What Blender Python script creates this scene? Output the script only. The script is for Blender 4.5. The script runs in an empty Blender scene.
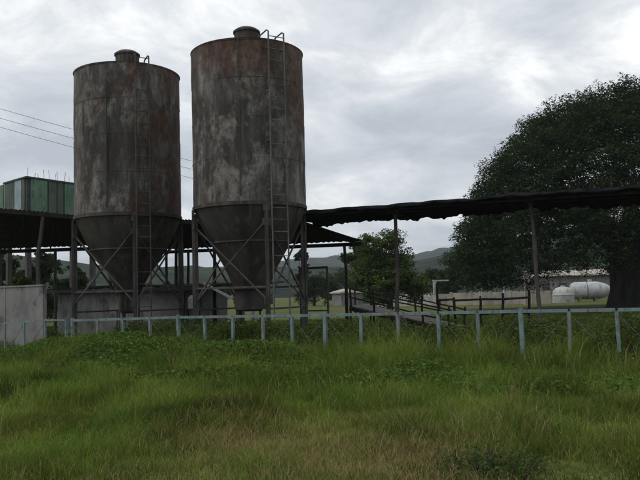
import bpy, bmesh, math, random
import numpy as np
from mathutils import Vector, Matrix
random.seed(7); RNG = np.random.default_rng(7)
SC = bpy.context.scene; COL = SC.collection
R = math.radians

# ------------------------------------------------------------------ camera
EYE = Vector((0, 0, 1.65)); FPX = 750.0
PITCH = math.atan(54 / FPX); ROLL = R(1.5)
CAMROT = Matrix.Rotation(math.pi/2 + PITCH, 4, 'X') @ Matrix.Rotation(-ROLL, 4, 'Z')
cam = bpy.data.cameras.new('camera'); cam.sensor_width = 36; cam.lens = 36*FPX/640
cam.clip_start = 0.1; cam.clip_end = 20000
camo = bpy.data.objects.new('camera', cam); COL.objects.link(camo)
camo.matrix_world = Matrix.Translation(EYE) @ CAMROT
SC.camera = camo

# ------------------------------------------------------------------ sky, sun, exposure
SUN_EL, SUN_AZ = R(60), R(-100)          # veiled sun high to the left; azimuth from +Y towards +X
W = bpy.data.worlds.new('World'); SC.world = W; W.use_nodes = True
def build_sky():
    nt = W.node_tree; nt.nodes.clear(); N = nt.nodes.new; L = nt.links.new
    out = N('ShaderNodeOutputWorld'); mix = N('ShaderNodeMixShader')
    b1 = N('ShaderNodeBackground'); b2 = N('ShaderNodeBackground')
    sky = N('ShaderNodeTexSky'); sky.sky_type = 'NISHITA'; sky.sun_disc = False
    sky.sun_elevation = SUN_EL; sky.sun_rotation = SUN_AZ; sky.dust_density = 3
    b1.inputs['Strength'].default_value = 0.08
    L(sky.outputs[0], b1.inputs['Color'])
    tc = N('ShaderNodeTexCoord'); sep = N('ShaderNodeSeparateXYZ'); L(tc.outputs['Generated'], sep.inputs[0])
    def math_(op, a, b):
        m = N('ShaderNodeMath'); m.operation = op
        for i, v in enumerate((a, b)):
            if isinstance(v, (int, float)): m.inputs[i].default_value = v
            else: L(v, m.inputs[i])
        return m.outputs[0]
    zc = math_('ADD', math_('MAXIMUM', sep.outputs[2], 0.0), 0.26)
    px = math_('DIVIDE', sep.outputs[0], zc); py = math_('DIVIDE', sep.outputs[1], zc)
    cmb = N('ShaderNodeCombineXYZ'); L(px, cmb.inputs[0]); L(py, cmb.inputs[1]); cmb.inputs[2].default_value = 3.1
    mp = N('ShaderNodeMapping'); mp.inputs['Scale'].default_value = (1.5, 1.5, 1); mp.inputs['Location'].default_value = (2.3, .4, 0)
    L(cmb.outputs[0], mp.inputs[0])
    def noise(scale, det, rough, dist=0.0):
        n = N('ShaderNodeTexNoise'); n.inputs['Scale'].default_value = scale; n.inputs['Detail'].default_value = det
        n.inputs['Roughness'].default_value = rough; n.inputs['Distortion'].default_value = dist
        L(mp.outputs[0], n.inputs['Vector']); return n.outputs[0]
    big = noise(.95, 2, .5); fine = noise(2.2, 9, .64, .35)
    v = math_('ADD', math_('MULTIPLY', big, .5), math_('MULTIPLY', fine, .5))
    ramp = N('ShaderNodeValToRGB'); L(v, ramp.inputs[0]); e = ramp.color_ramp.elements
    e[0].position = .385; e[0].color = (.40, .437, .485, 1)
    e[1].position = .63; e[1].color = (.92, .92, .91, 1)
    a = e.new(.46); a.color = (.50, .535, .575, 1); a = e.new(.54); a.color = (.64, .665, .69, 1)
    L(ramp.outputs[0], b2.inputs['Color']); b2.inputs['Strength'].default_value = 1.0
    mix.inputs[0].default_value = .94
    L(b1.outputs[0], mix.inputs[1]); L(b2.outputs[0], mix.inputs[2]); L(mix.outputs[0], out.inputs[0])
build_sky()
sun = bpy.data.lights.new('sun', 'SUN'); sun.energy = 1.4; sun.angle = R(55); sun.color = (1, .97, .92)
suno = bpy.data.objects.new('sun', sun); COL.objects.link(suno); suno.location = (20, 30, 60)
sd = Vector((math.sin(SUN_AZ)*math.cos(SUN_EL), math.cos(SUN_AZ)*math.cos(SUN_EL), math.sin(SUN_EL)))
suno.rotation_euler = sd.to_track_quat('Z', 'Y').to_euler()
VS = SC.view_settings; VS.view_transform = 'Standard'; VS.look = 'None'; VS.exposure = .4; VS.gamma = 1
SC.render.engine = 'CYCLES'; SC.cycles.max_bounces = 5; SC.cycles.volume_bounces = 0; SC.cycles.caustics_reflective = False; SC.cycles.caustics_refractive = False; SC.cycles.transparent_max_bounces = 4

# ------------------------------------------------------------------ pixel -> place
def ray(px, py):
    return (CAMROT.to_3x3() @ Vector(((px-320)/FPX, (240-py)/FPX, -1))).normalized()
def at(px, py, Y):
    d = ray(px, py); return EYE + d*(Y/d.y)
def on_ground(px, py, z=0.0):
    d = ray(px, py); return EYE + d*((z-EYE.z)/d.z)
U = Vector((.8645, -.5027, 0)); NN = Vector((.5027, .8645, 0))     # along the fence (towards the right) / away from the camera
def on_line(px, py, P0, d=U):                                      # where the pixel's ray meets the upright plane through P0 along d
    n = Vector((d.y, -d.x, 0)); r = ray(px, py)
    return EYE + r*((P0-EYE).dot(n)/r.dot(n))
def ghost(v): return Vector((v.x, v.y, 0))

# ------------------------------------------------------------------ mesh helpers
def T(o, label=None, cat=None, group=None, kind=None):
    if label: o['label'] = label
    if cat: o['category'] = cat
    if group: o['group'] = group
    if kind: o['kind'] = kind
    return o
def empty(name, loc=(0, 0, 0), rz=0, **k):
    o = bpy.data.objects.new(name, None); COL.objects.link(o); o.location = loc; o.rotation_euler.z = rz
    o.empty_display_size = .2
    return T(o, **k)
def link(name, me, mat, parent=None, world=True):
    o = bpy.data.objects.new(name, me); COL.objects.link(o)
    if mat is not None and not me.materials: me.materials.append(mat)
    if parent is not None:
        o.parent = parent
        if world: o.matrix_parent_inverse = chain(parent).inverted()
    return o
def chain(o):
    m = Matrix.LocRotScale(o.location, o.rotation_euler, o.scale)
    if o.parent: m = chain(o.parent) @ o.matrix_parent_inverse @ m
    return m
class MB:
    def __init__(s): s.v = []; s.f = []; s.sm = False
    def add(s, vs, fs):
        n = len(s.v); s.v += [tuple(v) for v in vs]; s.f += [tuple(i+n for i in f) for f in fs]; return s
    def box(s, c, ex, ey, ez, ax=None):
        c = Vector(c)
        X, Y, Z = ax or (Vector((1, 0, 0)), Vector((0, 1, 0)), Vector((0, 0, 1)))
        vs = [c + X*(ex/2*a) + Y*(ey/2*b) + Z*(ez/2*d) for d in (-1, 1) for b in (-1, 1) for a in (-1, 1)]
        return s.add(vs, [(0, 2, 3, 1), (4, 5, 7, 6), (0, 1, 5, 4), (2, 6, 7, 3), (0, 4, 6, 2), (1, 3, 7, 5)])
    def bar(s, a, b, w, h=None):                                   # square bar between two points
        a = Vector(a); b = Vector(b); d = (b-a); l = d.length; d.normalize()
        up = Vector((0, 0, 1)) if abs(d.z) < .9 else U
        x = d.cross(up).normalized(); y = x.cross(d)
        return s.box((a+b)/2, l, w, h or w, (d, x, y))
    def tube(s, pts, rad, n=8, caps=True):
        pts = [Vector(p) for p in pts]; rad = rad if isinstance(rad, (list, tuple)) else [rad]*len(pts)
        b = len(s.v); px = None
        for i, p in enumerate(pts):
            d = (pts[min(i+1, len(pts)-1)] - pts[max(i-1, 0)]).normalized()
            up = px if px is not None else (Vector((1, 0, 0)) if abs(d.x) < .9 else Vector((0, 1, 0)))
            x = (up - d*up.dot(d)).normalized(); y = d.cross(x); px = x
            for k in range(n):
                t = 2*math.pi*k/n; s.v.append(tuple(p + x*(rad[i]*math.cos(t)) + y*(rad[i]*math.sin(t))))
        for i in range(len(pts)-1):
            for k in range(n):
                k2 = (k+1) % n; s.f.append((b+i*n+k, b+i*n+k2, b+(i+1)*n+k2, b+(i+1)*n+k))
        if caps:
            s.f.append(tuple(b+k for k in reversed(range(n)))); e = b+(len(pts)-1)*n; s.f.append(tuple(e+k for k in range(n)))
        return s
    def lathe(s, prof, n=48, c=(0, 0, 0), cap0=False, cap1=False):  # prof: (r, z)
        b = len(s.v); c = Vector(c)
        for r, z in prof:
            for k in range(n):
                t = 2*math.pi*k/n; s.v.append((c.x+r*math.cos(t), c.y+r*math.sin(t), c.z+z))
        for i in range(len(prof)-1):
            for k in range(n):
                k2 = (k+1) % n; s.f.append((b+i*n+k, b+i*n+k2, b+(i+1)*n+k2, b+(i+1)*n+k))
        if cap0: s.f.append(tuple(b+k for k in reversed(range(n))))
        if cap1: s.f.append(tuple(b+(len(prof)-1)*n+k for k in range(n)))
        return s
    def mesh(s, name, smooth=False, origin=None):
        me = bpy.data.meshes.new(name)
        v = s.v if origin is None else [tuple(Vector(q)-Vector(origin)) for q in s.v]
        me.from_pydata(v, [], s.f); me.update()
        if smooth:
            me.polygons.foreach_set('use_smooth', [True]*len(me.polygons))
            me.set_sharp_from_angle(angle=R(35))
        return me
    def build(s, name, mat, parent=None, smooth=False, origin=None):
        o = link(name, s.mesh(name, smooth, origin), mat, parent)
        if origin is not None: o.location = origin
        return o
def np_mesh(name, verts, faces_n, idx, mat, colors=None, smooth=True):   # fast mesh: idx flat loops, faces_n loop counts
    me = bpy.data.meshes.new(name)
    nv = len(verts); nl = len(idx); nf = len(faces_n)
    me.vertices.add(nv); me.vertices.foreach_set('co', verts.astype(np.float32).ravel())
    me.loops.add(nl); me.loops.foreach_set('vertex_index', idx.astype(np.int32))
    me.polygons.add(nf); st = np.zeros(nf, np.int32); st[1:] = np.cumsum(faces_n)[:-1]
    me.polygons.foreach_set('loop_start', st)
    me.polygons.foreach_set('use_smooth', np.full(nf, smooth))
    if colors is not None:
        a = me.color_attributes.new('Col', 'FLOAT_COLOR', 'POINT')
        c = np.ones((nv, 4), np.float32); c[:, :3] = colors; a.data.foreach_set('color', c.ravel())
    me.update(calc_edges=True); me.materials.append(mat)
    return me

# ------------------------------------------------------------------ materials
class NT:
    def __init__(s, name):
        s.m = bpy.data.materials.new(name); s.m.use_nodes = True; s.t = s.m.node_tree
        s.b = s.t.nodes['Principled BSDF']; s.o = s.t.nodes['Material Output']
        s.tc = s.n('ShaderNodeTexCoord')
    def n(s, k, **kw):
        x = s.t.nodes.new(k)
        for a, v in kw.items(): setattr(x, a, v)
        return x
    def l(s, a, b): s.t.links.new(a, b)
    def coord(s, sc=(1, 1, 1), loc=(0, 0, 0), geo=False):
        m = s.n('ShaderNodeMapping'); m.inputs['Scale'].default_value = sc; m.inputs['Location'].default_value = loc
        if geo: g = s.n('ShaderNodeNewGeometry'); s.l(g.outputs['Position'], m.inputs[0])
        else: s.l(s.tc.outputs['Object'], m.inputs[0])
        return m.outputs[0]
    def noise(s, scale, det=4, rough=.55, vec=None, dist=0):
        x = s.n('ShaderNodeTexNoise'); x.inputs['Scale'].default_value = scale; x.inputs['Detail'].default_value = det
        x.inputs['Roughness'].default_value = rough; x.inputs['Distortion'].default_value = dist
        s.l(vec if vec is not None else s.tc.outputs['Object'], x.inputs['Vector']); return x.outputs[0]
    def ramp(s, v, stops):
        r = s.n('ShaderNodeValToRGB'); s.l(v, r.inputs[0]); e = r.color_ramp.elements
        while len(e) < len(stops): e.new(.5)
        for i, (p, c) in enumerate(stops):
            e[i].position = p; e[i].color = (c, c, c, 1) if isinstance(c, (int, float)) else (*c, 1)
        return r.outputs[0]
    def mix(s, f, a, b, mode='MIX'):
        x = s.n('ShaderNodeMix', data_type='RGBA', blend_type=mode)
        for i, v in ((0, f), (6, a), (7, b)):
            if isinstance(v, (int, float)): x.inputs[i].default_value = v
            elif isinstance(v, tuple): x.inputs[i].default_value = (*v, 1)
            else: s.l(v, x.inputs[i])
        return x.outputs[2]
    def base(s, v):
        if isinstance(v, tuple): s.b.inputs['Base Color'].default_value = (*v, 1)
        else: s.l(v, s.b.inputs['Base Color'])
    def bump(s, h, st=.3, d=.02):
        b = s.n('ShaderNodeBump'); b.inputs['Strength'].default_value = st; b.inputs['Distance'].default_value = d
        s.l(h, b.inputs['Height']); s.l(b.outputs[0], s.b.inputs['Normal'])
    def rough(s, v): s.b.inputs['Roughness'].default_value = v
    def spec(s, v): s.b.inputs['Specular IOR Level'].default_value = v
def worn(name, c1, c2, c3=None, scale=2.0, stretch=1.0, rough=.8, bump=.25, geo=True, metal=0, lo=.38, hi=.62, spec=.3):
    k = NT(name); v = k.coord((1, 1, stretch), geo=geo)
    n1 = k.noise(scale, 7, .62, v, .3); col = k.ramp(n1, [(lo, c1), (hi, c2)])
    if c3:
        n2 = k.noise(scale*2.7, 6, .6, v, .2); col = k.mix(k.ramp(n2, [(.53, 0.), (.66, 1.)]), col, c3)
    k.base(col); k.rough(rough); k.spec(spec); k.b.inputs['Metallic'].default_value = metal
    k.bump(k.noise(scale*9, 5, .6, v), bump, .01)
    return k.m
def leaf_mat(name, trans=.35, tint=1.0):
    k = NT(name); a = k.n('ShaderNodeAttribute'); a.attribute_name = 'Col'
    k.base(a.outputs['Color']); k.rough(.8); k.spec(.06)
    tr = k.n('ShaderNodeBsdfTranslucent'); c = k.mix(1.0, a.outputs['Color'], (1.15, 1.2, .6), 'MULTIPLY'); k.l(c, tr.inputs['Color'])
    mx = k.n('ShaderNodeMixShader'); mx.inputs[0].default_value = trans
    k.l(k.b.outputs[0], mx.inputs[1]); k.l(tr.outputs[0], mx.inputs[2]); k.l(mx.outputs[0], k.o.inputs[0])
    return k.m
def silo_mat(name, seed, rust_dir, rust_top):
    # weathered lime-grey coating: black weeping streaks, pale lime patches, rust on the upper right
    k = NT(name); g = k.coord((1, 1, 1), geo=False)
    st = k.coord((1.5, 1.5, .32), (seed, seed*2, 0)); blot = k.coord((1, 1, .62), (seed*3, 0, seed))
    n_st = k.noise(1.5, 9, .66, st, .35); n_bl = k.noise(.85, 8, .64, blot, .6); n_f = k.noise(5, 8, .68, blot, .2)
    n_st2 = k.noise(3.6, 8, .62, k.coord((1.5, 1.5, .1), (seed*5, 3, 1)), .2)
    col = k.ramp(n_st, [(.33, (.034, .032, .03)), (.45, (.078, .072, .066)), (.56, (.125, .116, .107)), (.68, (.19, .178, .165))])
    col = k.mix(k.ramp(n_bl, [(.44, 0.), (.58, .82)]), col, (.04, .034, .03))
    pale = k.mix(1., k.ramp(k.noise(1.5, 9, .68, k.coord((1.2, 1.2, .42), (seed*3, 0, seed)), .5), [(.5, 0.), (.63, .85)]), k.ramp(n_f, [(.4, 0.), (.58, 1.)]), 'MULTIPLY')
    col = k.mix(pale, col, (.25, .235, .22))
    pst = k.mix(1., k.ramp(n_st2, [(.54, 0.), (.66, .85)]), k.ramp(n_bl, [(.4, 1.), (.6, .15)]), 'MULTIPLY')
    col = k.mix(pst, col, (.24, .23, .22))
    soot = k.noise(.42, 5, .55, k.coord((1, 1, .5), (seed*2, seed, 4)), .3)
    col = k.mix(k.ramp(soot, [(.47, 0.), (.6, .6)]), col, (.028, .026, .025))
    lime = k.mix(1., k.ramp(k.noise(.9, 10, .74, k.coord((1.2, 1.2, .7), (seed*7, 2, 1)), .15), [(.51, 0.), (.62, .95)]), k.ramp(n_f, [(.38, .1), (.56, 1.)]), 'MULTIPLY')
    col = k.mix(lime, col, (.215, .2, .182))
    # rust: strongest towards one side and the top, broken up by noise
    sp = k.n('ShaderNodeSeparateXYZ'); k.l(g, sp.inputs[0])
    def mth(op, a, b, c=None):
        m = k.n('ShaderNodeMath', operation=op)
        for i, v in enumerate((a, b)):
            if isinstance(v, (int, float)): m.inputs[i].default_value = v
            else: k.l(v, m.inputs[i])
        return m.outputs[0]
    side = mth('MULTIPLY', sp.outputs[0], rust_dir); hgt = mth('MULTIPLY', mth('SUBTRACT', sp.outputs[2], 8.3), rust_top)
    val = mth('ADD', mth('ADD', side, hgt), mth('MULTIPLY', mth('SUBTRACT', n_bl, .47), 2.6))
    val = mth('ADD', val, mth('MULTIPLY', mth('SUBTRACT', n_st2, .5), 1.5))
    rust = k.ramp(n_f, [(.35, (.045, .026, .019)), (.55, (.1, .055, .038)), (.7, (.16, .105, .08))])
    col = k.mix(k.ramp(val, [(.1, 0.), (.5, .8)]), col, rust)
    k.base(col); k.rough(.86); k.spec(.2)
    k.bump(k.mix(.5, n_f, n_st2), .35, .02)
    return k.m
M = {}
def mats():
    M['silo_right'] = silo_mat('silo_coating_rusty', 3.7, .14, .2)
    M['silo_left'] = silo_mat('silo_coating_grey', 11.3, .17, .04)
    M['hopper'] = worn('stained_hopper_steel', (.022, .02, .018), (.06, .054, .048), (.095, .07, .055), 1.5, .22)
    M['steel'] = worn('weathered_grey_steel', (.035, .034, .032), (.085, .08, .076), (.07, .045, .035), 3, .3)
    M['ladder'] = worn('pale_galvanised_steel', (.07, .069, .068), (.14, .136, .13), (.09, .06, .045), 4, .4)
    M['teal'] = worn('faded_teal_paint', (.1, .168, .17), (.16, .23, .228), (.1, .08, .062), 5, .5, rough=.6)
    M['teal_grey'] = worn('chalky_grey_green_paint', (.11, .145, .142), (.175, .21, .2), (.1, .08, .065), 5, .5, rough=.7)
    M['wire'] = worn('dull_wire', (.07, .075, .075), (.12, .13, .13), scale=6)
    M['concrete'] = worn('grey_rendered_wall', (.13, .128, .125), (.22, .216, .21), (.085, .083, .08), .9, .6)
    M['block'] = worn('dark_blockwork', (.13, .13, .127), (.2, .195, .19), (.08, .08, .078), 1.3, .6)
    M['mortar'] = worn('dark_mortar', (.07, .07, .068), (.1, .1, .097), scale=3)
    M['roof_dark'] = worn('blackened_roof_sheet', (.012, .012, .013), (.028, .027, .026), (.04, .027, .022), 1.4, 1, rough=.9, spec=.1)
    M['roof_pale'] = worn('greyed_roof_sheet', (.12, .125, .13), (.2, .2, .2), (.09, .07, .06), 1.6, 1)
    M['cloth'] = worn('sun_rotted_black_netting', (.008, .008, .009), (.018, .018, .018), scale=3, rough=1, spec=0)
    M['wood'] = worn('old_grey_timber', (.03, .028, .025), (.075, .068, .06), (.035, .03, .028), 3, .2)
    M['wood_dark'] = worn('dark_timber', (.013, .012, .011), (.032, .028, .025), scale=3, stretch=.2, spec=.1)
    M['deck'] = worn('pinkish_worn_deck', (.06, .052, .048), (.11, .096, .09), scale=2)
    M['green_panel'] = worn('faded_green_panel', (.07, .13, .09), (.12, .2, .135), (.075, .085, .07), 1.8, .5)
    M['grey_panel'] = worn('dirty_grey_panel', (.045, .065, .052), (.085, .105, .085), scale=2, stretch=.3)
    M['pane'] = worn('milky_blue_pane', (.15, .2, .225), (.23, .28, .3), scale=1.5, rough=.35, spec=.5)
    M['frame_dark'] = worn('dark_frame', (.03, .035, .032), (.06, .062, .06), scale=3)
    M['white'] = worn('dirty_white_paint', (.3, .3, .29), (.44, .44, .43), (.22, .21, .2), 1.2, .5)
    M['cream'] = worn('cream_render', (.27, .245, .205), (.38, .345, .295), (.2, .18, .15), .7, .6)
    M['tank_white'] = worn('greyed_white_tank', (.3, .31, .32), (.43, .44, .45), (.2, .2, .19), .9, .5, rough=.6)
    M['rebar'] = worn('rusted_rebar', (.06, .045, .038), (.1, .07, .055), scale=5)
    M['cable'] = worn('black_cable', (.03, .03, .032), (.05, .05, .052), scale=4)
    M['stone'] = worn('pale_rubble', (.22, .21, .2), (.36, .35, .33), scale=5)
    M['soil'] = worn('damp_soil', (.05, .042, .03), (.09, .075, .05), scale=2)
    M['bark'] = worn('dark_bark', (.02, .018, .015), (.05, .044, .037), scale=2.5, stretch=.3, bump=.6)
    M['leaf'] = leaf_mat('leaf', .3); M['grass'] = leaf_mat('grass_blade', .35)
    k = NT('field'); v = k.coord(geo=True)
    n1 = k.noise(.12, 8, .6, v); n2 = k.noise(2.2, 8, .7, v)
    c = k.ramp(n1, [(.35, (.07, .1, .02)), (.5, (.11, .135, .034)), (.65, (.13, .13, .046))])
    c = k.mix(k.ramp(n2, [(.38, .9), (.62, .1)]), c, (.032, .032, .015)); k.base(c); k.rough(.95); k.spec(.05)
    k.bump(n2, .6, .08); M['ground'] = k.m
    k = NT('wooded_slope'); v = k.coord(geo=True)
    n1 = k.mix(.5, k.noise(.012, 8, .62, v), k.noise(.07, 6, .7, v)); vo = k.n('ShaderNodeTexVoronoi'); vo.inputs['Scale'].default_value = .09; k.l(v, vo.inputs['Vector'])
    c = k.ramp(n1, [(.4, (.006, .011, .008)), (.5, (.014, .022, .012)), (.6, (.032, .042, .02))]); k.base(c); k.rough(1); k.spec(0)
    k.bump(vo.outputs['Distance'], 1, 5); M['hill'] = k.m
mats()

# ------------------------------------------------------------------ value noise for shapes
_P = RNG.random((64, 64))
def vn(x, y):
    x = np.asarray(x, float); y = np.asarray(y, float)
    xi = np.floor(x).astype(int); yi = np.floor(y).astype(int); fx = x-xi; fy = y-yi
    fx = fx*fx*(3-2*fx); fy = fy*fy*(3-2*fy)
    g = lambda a, b: _P[a % 64, b % 64]
    return (g(xi, yi)*(1-fx)+g(xi+1, yi)*fx)*(1-fy) + (g(xi, yi+1)*(1-fx)+g(xi+1, yi+1)*fx)*fy
def fbm(x, y, o=4):
    s = 0; a = .5
    for i in range(o): s = s + a*vn(x*2**i+17*i, y*2**i+5*i); a *= .5
    return s

# ------------------------------------------------------------------ ground, hills
FENCE0 = Vector((0, 18.75, 0))
def ground_z(x, y):
    x = np.asarray(x, float); y = np.asarray(y, float)
    d = (x-FENCE0.x)*NN.x + (y-FENCE0.y)*NN.y                      # distance behind the fence
    s = (x-FENCE0.x)*U.x + (y-FENCE0.y)*U.y
    amp = np.clip(1-np.hypot(x, y-20)/60, 0, 1)
    z = (fbm(x*.5+40, y*.5+9)-.47)*.16*amp
    z = z + .3*np.exp(-((d+1.3)/1.5)**2)*np.exp(-((s+6.0)/1.9)**2) + .1*np.exp(-((d+1.6)/1.5)**2)*np.exp(-((s+1.5)/3)**2)  # low creeper-grown heap before the fence
    z = z - .3*np.exp(-((s+12)/3)**2)*np.exp(-(d/5)**2)
    return z
def build_ground():
    xs = np.concatenate([[-4000, -1500, -600, -250, -120, -60], np.arange(-30, 30.1, .5), [60, 120, 250, 600, 1500, 4000]])
    ys = np.concatenate([[-4000, -1500, -400, -100, -30, -10], np.arange(0, 50.1, .5), [60, 80, 120, 200, 400, 800, 1600, 4000]])
    X, Y = np.meshgrid(xs, ys); Z = ground_z(X, Y)
    v = np.stack([X.ravel(), Y.ravel(), Z.ravel()], 1); nx = len(xs); ny = len(ys)
    i, j = np.meshgrid(np.arange(nx-1), np.arange(ny-1)); a = (j*nx+i).ravel()
    idx = np.stack([a, a+1, a+nx+1, a+nx], 1).ravel()
    T(link('ground', np_mesh('ground', v, np.full(len(a), 4), idx, M['ground']), None), kind='structure')
    # wooded hills: two ridges
    def ridge(name, y0, y1, prof, seed):
        xs = np.linspace(-1400, 1500, 230); ts = np.linspace(0, 1, 40); V = []
        for t in ts:
            y = y0+(y1-y0)*t
            k = np.sin(t*math.pi)**.8
            px = 320 + FPX*xs/((y0+y1)/2)
            h = np.interp(px, prof[0], prof[1])
            z = -2 + k*(h*(.9+.35*(fbm(xs*.006+seed, np.full_like(xs, y*.006))-.45)) + 9*(fbm(xs*.03+seed, np.full_like(xs, y*.03))-.47)) + 3.5*k*vn(xs*.11, np.full_like(xs, y*.11))
            V.append(np.stack([xs, np.full_like(xs, y), z], 1))
        v = np.concatenate(V); nx = len(xs); i, j = np.meshgrid(np.arange(nx-1), np.arange(39)); a = (j*nx+i).ravel()
        idx = np.stack([a, a+1, a+nx+1, a+nx], 1).ravel()
        T(link(name, np_mesh(name, v, np.full(len(a), 4), idx, M['hill']), None), kind='structure')
    D1 = 700
    hz = lambda px: 294-.026*(px-320)
    def hgt(pts, D): return [p for p, _ in pts], [max(2, (hz(p)-y)/FPX*D+1.65) for p, y in pts]
    ridge('hill', 420, 980, hgt([(-700, 240), (-100, 248), (20, 252), (110, 261), (185, 263), (260, 264), (320, 263), (380, 264), (420, 257), (445, 247), (500, 234), (580, 222), (800, 215), (1600, 225)], D1), 3.3)
    ridge('hill', 1100, 2000, hgt([(-700, 255), (0, 262), (110, 266), (190, 268), (300, 257), (345, 254), (400, 258), (440, 247), (520, 245), (700, 240), (1600, 250)], 1550), 8.1)
build_ground()

# ------------------------------------------------------------------ silos
def silo(px, pmid, D, name, label, shell_mat, leg_ang, lad_ang, lad_w, lad_mat, base_px, seed):
    c = ghost(at(px, pmid, D)); RAD = 2.03; ZB, ZT = 4.84, 10.42
    view = math.atan2(-c.y, -c.x)                                  # angle that faces the camera
    root = empty(name, c, label=label, cat='silo', group='pair of hopper silos behind the fence')
    loc = lambda r, a, z: c + Vector((r*math.cos(view+a), r*math.sin(view+a), z))
    # shell: four rolled courses, each a shade off true, joined by proud weld bands
    n = 72; zs = [ZB, 6.35, 7.75, 9.1, ZT]
    for i in range(4):
        m = MB(); prof = []
        for j in range(9):
            z = zs[i]+(zs[i+1]-zs[i])*j/8; prof.append((RAD+.004*math.sin(i*2.1+j*.8), z))
        m.lathe(prof, n)
        m.v = [(x*(1+.0035*math.sin(3*math.atan2(y, x)+seed+i)+.002*math.sin(7*math.atan2(y, x)+z)), y*(1+.0035*math.sin(3*math.atan2(y, x)+seed+i)), z) for x, y, z in m.v]
        o = link('shell_course', m.mesh('shell_course', True), shell_mat, root, world=False)
        if i: link('weld_band', MB().lathe([(RAD-.02, zs[i]-.02), (RAD+.005, zs[i]-.008), (RAD+.005, zs[i]+.008), (RAD-.02, zs[i]+.02)], n).mesh('weld_band', True), shell_mat, root, world=False)
    for k in range(7):                                             # upright plate seams, staggered from course to course
        i = k % 4; a = seed+k*2.4; x, y = math.cos(a)*(RAD-.001), math.sin(a)*(RAD-.001)
        m = MB().box((x, y, (zs[i]+zs[i+1])/2), .02, .03, zs[i+1]-zs[i]-.06, (Vector((math.cos(a), math.sin(a), 0)), Vector((-math.sin(a), math.cos(a), 0)), Vector((0, 0, 1))))
        link('plate_seam', m.mesh('plate_seam'), shell_mat, root, world=False)
    link('rim_angle', MB().lathe([(RAD-.03, ZT-.05), (RAD+.012, ZT-.04), (RAD+.014, ZT+.02), (RAD-.03, ZT+.025)], n).mesh('rim_angle', True), shell_mat, root, world=False)
    rf = link('roof', MB().lathe([(RAD+.03, ZT+.01), (1.3, ZT+.2), (.42, ZT+.46), (.0, ZT+.47)], n).mesh('roof', True), shell_mat, root, world=False)
    cp = MB().lathe([(.46, ZT+.42), (.46, ZT+.84), (.5, ZT+.85), (.5, ZT+.92), (.36, ZT+1.02), (.0, ZT+1.06)], 28)
    link('cap', cp.mesh('cap', True), M['hopper'], rf, world=False)
    # skirt ring, hopper, outlet
    link('skirt_ring', MB().lathe([(RAD-.04, ZB-.13), (RAD+.03, ZB-.125), (RAD+.035, ZB-.01), (RAD-.04, ZB)], n).mesh('skirt_ring', True), M['hopper'], root, world=False)
    hz0 = 1.95; rb = .64 if seed < 1 else .46
    prof = [(RAD-.03, ZB-.1), (1.86, ZB-.45), (1.45, 3.55), (rb*.6+.58, 2.7), (rb, hz0+.02)]
    hp = link('hopper', MB().lathe(prof, n).mesh('hopper', True), M['hopper'], root, world=False)
    link('hopper_band', MB().lathe([(1.42, 3.5), (1.475, 3.52), (1.455, 3.58), (1.42, 3.6)], n).mesh('hopper_band', True), M['hopper'], hp, world=False)
    ax = (Vector((math.cos(view+leg_ang), math.sin(view+leg_ang), 0)), Vector((-math.sin(view+leg_ang), math.cos(view+leg_ang), 0)), Vector((0, 0, 1)))
    ob = MB().box((0, 0, hz0-.02), rb*2.1, rb*2.1, .07, ax).box((0, 0, hz0-.42), rb*1.6, rb*1.6, .72, ax).box((0, 0, hz0-.8), .6, .6, .1, ax)
    link('outlet_box', ob.mesh('outlet_box'), M['hopper'], root, world=False)
    for sx in (-1, 1):
        for sy in (-1, 1):
            p = ax[0]*(.42*sx)+ax[1]*(.42*sy)
            link('outlet_prop', MB().tube([p, p+Vector((0, 0, hz0-.75))], .035, 8).mesh('outlet_prop'), M['steel'], root, world=False)
    # four legs with footplates and concrete pads
    for k in range(4):
        a = leg_ang+k*math.pi/2
        p = loc(RAD+.02, a, 0)-c; e = Vector((math.cos(view+a), math.sin(view+a), 0)); t = Vector((-e.y, e.x, 0))
        m = MB().box(p+Vector((0, 0, 2.35)), .03, .14, 4.7, (e, t, Vector((0, 0, 1)))).box(p+e*.045+Vector((0, 0, 2.35)), .06, .04, 4.7, (e, t, Vector((0, 0, 1))))
        m.box(p-e*.075+Vector((0, 0, 2.3)), .12, .03, 4.55, (e, t, Vector((0, 0, 1))))
        lg = link('leg', m.mesh('leg'), M['steel'], root, world=False)
        link('footing', MB().box(p+Vector((0, 0, .1)), .55, .55, .42, (e, t, Vector((0, 0, 1)))).mesh('footing'), M['concrete'], lg, world=False)
        q = loc(RAD-.02, a+math.pi/2, 0)-c
        for z in (4.12, 1.47, 4.6): link('gusset', MB().box(p+e*.02+Vector((0, 0, z)), .05, .3 if z < 4.5 else .24, .22, (e, t, Vector((0, 0, 1)))).mesh('gusset'), M['steel'], lg, world=False)
        for z0, z1 in ((4.15, 1.45), (1.45, 4.15)):
            link('cross_brace', MB().bar(p+Vector((0, 0, z0)), q+Vector((0, 0, z1+.04)), .05, .045).mesh('cross_brace'), M['steel'], root, world=False)
        link('tie_bar', MB().bar(p+Vector((0, 0, 1.95 if k % 2 else 1.2)), q+Vector((0, 0, 1.95 if k % 2 else 1.2)), .06).mesh('tie_bar'), M['steel'], root, world=False)
    # ladder standing off the shell, over the rim and down in front of the hopper
    e = Vector((math.cos(view+lad_ang), math.sin(view+lad_ang), 0)); t = Vector((-e.y, e.x, 0)); r0 = RAD+.17
    rung = MB().tube([t*(-lad_w/2), t*(lad_w/2)], .016, 6).mesh('rung'); rung.materials.append(lad_mat)
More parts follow.
